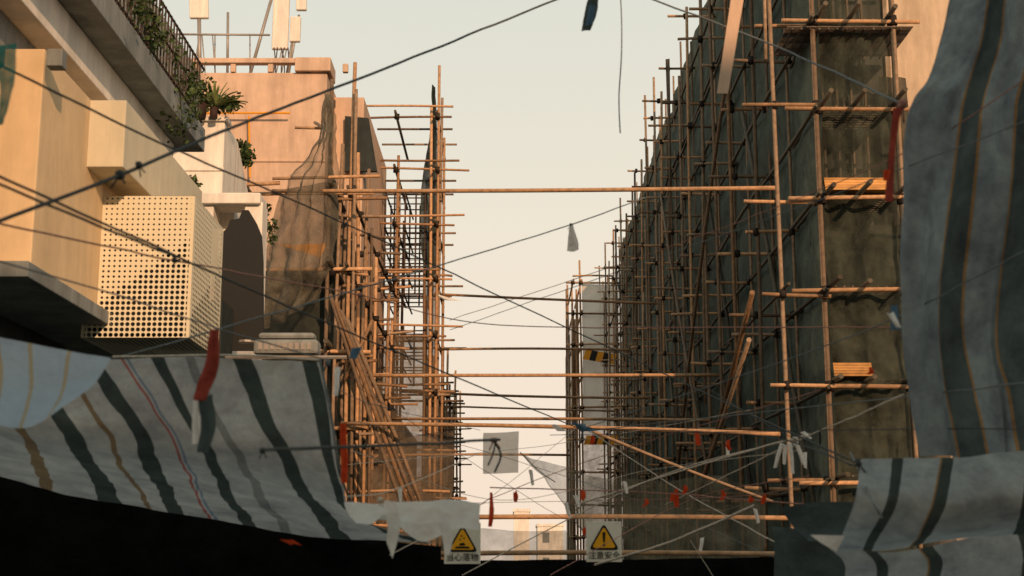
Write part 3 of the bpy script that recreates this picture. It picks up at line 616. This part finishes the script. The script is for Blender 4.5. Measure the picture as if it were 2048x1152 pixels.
rag('faded_rag_tag',[(1795,215),(1785,300),(1778,402)],[18,12,18],6.3,'redf'); rag('red_plastic_tag',[(1775,340),(1772,362)],[14,10],6.2,'red')
rag('blue_rag_tag',[(1788,610),(1792,660)],[14,20],6.25,'blue'); rag('white_rag_tag',[(1780,625),(1798,655)],[14,10],6.2,'wht')
rag('pale_rag_tag',[(722,590),(720,635)],[14,20],10,'netb')
rag('blue_rag_tag',[(1150,845),(1180,862)],[16,34],12.8,'blue'); rag('white_rag_tag',[(1110,850),(1125,862)],[16,20],12.8,'wht')
for u,v,dx,dy in [(1565,885,-14,50),(1580,885,5,62),(1592,885,16,45),(1605,865,16,12),(1570,890,-2,38)]:
    rag('white_rag_tag',[(u,v),(u+dx*.6,v+dy*.5),(u+dx,v+dy)],[9,8,7],8.8,'wht')
for u,v,h,y in [(982,985,68,9),(1030,982,20,10),(1163,978,22,11),(1352,978,34,11),(1445,980,20,10),(1457,880,20,9),(1392,862,28,12),(1356,985,30,10.9),(1345,985,18,10.8),(1368,972,16,10.8),(1500,990,14,9.5),(1290,1000,14,10),(1740,735,14,8),(1170,1055,16,11.5),(1185,872,16,12.5),(1530,988,20,9.3)]:
    rag('red_plastic_tag',[(u,v),(u+R(-4,4),v+h*.5),(u+R(-5,5),v+h)],[5,10,8],y,'red')
rag('red_plastic_tag',[(572,1078),(592,1090)],[26,24],6.3,'red')
for u,v in [(1150,990),(1510,1015),(1132,1005),(1455,885),(800,975),(1250,962),(1060,940),(1610,905),(1405,1075)]: rag('white_rag_tag',[(u,v),(u+R(-8,8),v+R(18,34))],[8,6],10.8,'wht')
rag('pale_rag_tag',[(875,590),(900,600),(922,600)],[6,16,10],20,'wht'); rag('teal_net_scrap',[(10,90),(14,160),(2,250)],[40,34,10],5,'teal')
# ---------------------------------------------------------------- warning signs
def sign(u0,v0,u1,v1,y,text,kind):
    e=empty('warning_sign'); p0=S(u0,v0,y); p1=S(u1,v1,y); w=p1.x-p0.x; h=p0.z-p1.z; cx=(p0.x+p1.x)/2
    b=B(); b.box((p0.x,y,p1.z),(p1.x,y+.008,p0.z)); b.obj('board','signw',e,False,.003)
    def tri(cz,s,d,mm,nm):
        pts=[]; hh=s*.866; V_=[(0,hh*.62),(-s/2,-hh*.38),(s/2,-hh*.38)]; rr=s*.09
        for i in range(3):
            a=V(V_[i]).to_3d(); pr=V(V_[i-1]).to_3d(); nx=V(V_[(i+1)%3]).to_3d()
            A=a+(pr-a).normalized()*rr*1.6; C=a+(nx-a).normalized()*rr*1.6
            for t in (0,.33,.66,1): pts.append((1-t)**2*A+2*t*(1-t)*a+t*t*C)
        bb=B(); bb.poly_ext([(cx+q.x,y-d,cz+q.y) for q in pts],(0,.002,0)); bb.obj(nm,mm,e)
    cz=p1.z+h*.55; s=w*.86
    tri(cz,s,.006,'signk','triangle_border'); tri(cz,s*.80,.010,'signy','triangle_field')
    bb=B()
    if kind=='!':
        bb.poly_ext([(cx-s*.05,y-.014,cz+s*.24),(cx+s*.05,y-.014,cz+s*.24),(cx+s*.028,y-.014,cz-s*.08),(cx-s*.028,y-.014,cz-s*.08)],(0,.002,0))
        bb.poly_ext([(cx+s*.045*math.cos(a*.52),y-.014,cz-s*.17+s*.045*math.sin(a*.52)) for a in range(12)],(0,.002,0))
    else:
        bb.poly_ext([(cx-s*.24,y-.014,cz-s*.22),(cx+s*.24,y-.014,cz-s*.22),(cx+s*.2,y-.014,cz-s*.16),(cx-s*.2,y-.014,cz-s*.16)],(0,.002,0))
        bb.poly_ext([(cx-s*.10,y-.014,cz-s*.14),(cx+s*.10,y-.014,cz-s*.12),(cx+s*.05,y-.014,cz-s*.04),(cx-s*.08,y-.014,cz-s*.06)],(0,.002,0))
        for dx,dz,q in ((-.03,.17,.035),(.05,.1,.03),(-.07,.05,.028)):
            bb.poly_ext([(cx+s*(dx-q),y-.014,cz+s*dz),(cx+s*dx,y-.014,cz+s*(dz-q)),(cx+s*(dx+q),y-.014,cz+s*(dz+.2*q)),(cx+s*(dx+.3*q),y-.014,cz+s*(dz+q))],(0,.002,0))
    bb.obj('pictogram','signk',e)
    c=bpy.data.curves.new('lettering','FONT'); c.body=text; c.size=w*.225; c.align_x='CENTER'; c.align_y='CENTER'; c.extrude=.001
    c.materials.append(M['signk']); o=bpy.data.objects.new('lettering',c); link(o,e); o.rotation_euler=(math.radians(90),0,0); o.location=(cx,y-.006,p1.z+h*.155)
    for dx in (-.4,.4):
        rope([V((cx+dx*w,y-.01,p0.z-.01)),V((cx+dx*w*.9,y+.02,p0.z+.04))],.002,'rope_w','tie_wire',.002,e)
sign(889,1046,961,1128,11.4,"当心落物",'x')
sign(1172,1043,1244,1124,11.4,"注意安全",'!')
# ---------------------------------------------------------------- distant end of street
def simple_building(name,x0,x1,y,z,m,dy=8,win=True):
    e=empty(name); b=B(); b.box((x0,y,0),(x1,y+dy,z)); b.obj('walls',m,e); 
    if win:
        b=B(); k=1.2
        while k<z-1.6:
            x=x0+.6
            while x<x1-1: b.box((x,y-.03,k),(x+.8,y-.002,k+1.2)); x+=1.9
            k+=2.9
        b.obj('windows','grey',e)
    b=B(); b.box((x0-.1,y-.1,z),(x1+.1,y+dy+.1,z+.3)); b.obj('roof_edge',m,e)
simple_building('distant_building',0.2,1.8,150,7.0,'white',8,False)
simple_building('distant_building',3.0,6.0,170,6.0,'white')
simple_building('distant_building',-14,-5.5,95,7,'peach'); simple_building('distant_building',9,25,95,9,'peach')
e=empty('unseen_shade_building'); b=B(); b.box((-30,-32,0),(34,-20,16.2)); b.obj('walls','cream',e); b=B()  # unseen block behind the camera, added to keep sun off the foreground
for k in range(5):
    for i in range(20): b.box((-28+i*3.1,-19.998,1.2+3*k),(-26.6+i*3.1,-19.96,2.7+3*k))
b.obj('windows','glass',e)
# ---------------------------------------------------------------- light
w=bpy.data.worlds.new("World"); scene.world=w; w.use_nodes=True; n=w.node_tree; n.nodes.clear(); N=n.nodes; L=n.links
SE=math.radians(20); AZ=math.radians(20)
sky=N.new('ShaderNodeTexSky'); sky.sky_type='NISHITA'; sky.sun_disc=False; sky.sun_elevation=SE; sky.sun_rotation=math.pi-AZ; sky.dust_density=4; sky.air_density=1.2
tc=N.new('ShaderNodeTexCoord'); sp=N.new('ShaderNodeSeparateXYZ'); L.new(tc.outputs['Generated'],sp.inputs[0])
r=N.new('ShaderNodeValToRGB'); L.new(sp.outputs[2],r.inputs[0]); es=r.color_ramp.elements
es[0].position=0; es[0].color=(.90,.72,.57,1); es[1].position=1; es[1].color=(.30,.37,.37,1)
for p,c in ((.10,(.88,.74,.60)),(.22,(.83,.745,.61)),(.38,(.70,.70,.61)),(.55,(.48,.53,.49))): q=es.new(p); q.color=(*c,1)
b1=N.new('ShaderNodeBackground'); b1.inputs[1].default_value=.05; L.new(sky.outputs[0],b1.inputs[0])
b2=N.new('ShaderNodeBackground'); b2.inputs[1].default_value=1.12; L.new(r.outputs[0],b2.inputs[0])
ad=N.new('ShaderNodeMixShader'); ad.inputs[0].default_value=.93; L.new(b1.outputs[0],ad.inputs[1]); L.new(b2.outputs[0],ad.inputs[2])
o=N.new('ShaderNodeOutputWorld'); L.new(ad.outputs[0],o.inputs[0])
ld=bpy.data.lights.new('sun','SUN'); ld.energy=3.8; ld.angle=math.radians(.6); ld.color=(1,.60,.34)
lo=bpy.data.objects.new('sun',ld); link(lo)
dirv=V((-math.sin(AZ)*math.cos(SE),math.cos(AZ)*math.cos(SE),-math.sin(SE)))
lo.rotation_euler=dirv.to_track_quat('-Z','Y').to_euler(); lo.location=(10,-20,30)
scene.view_settings.view_transform='Standard'; scene.view_settings.look='None'; scene.view_settings.exposure=0
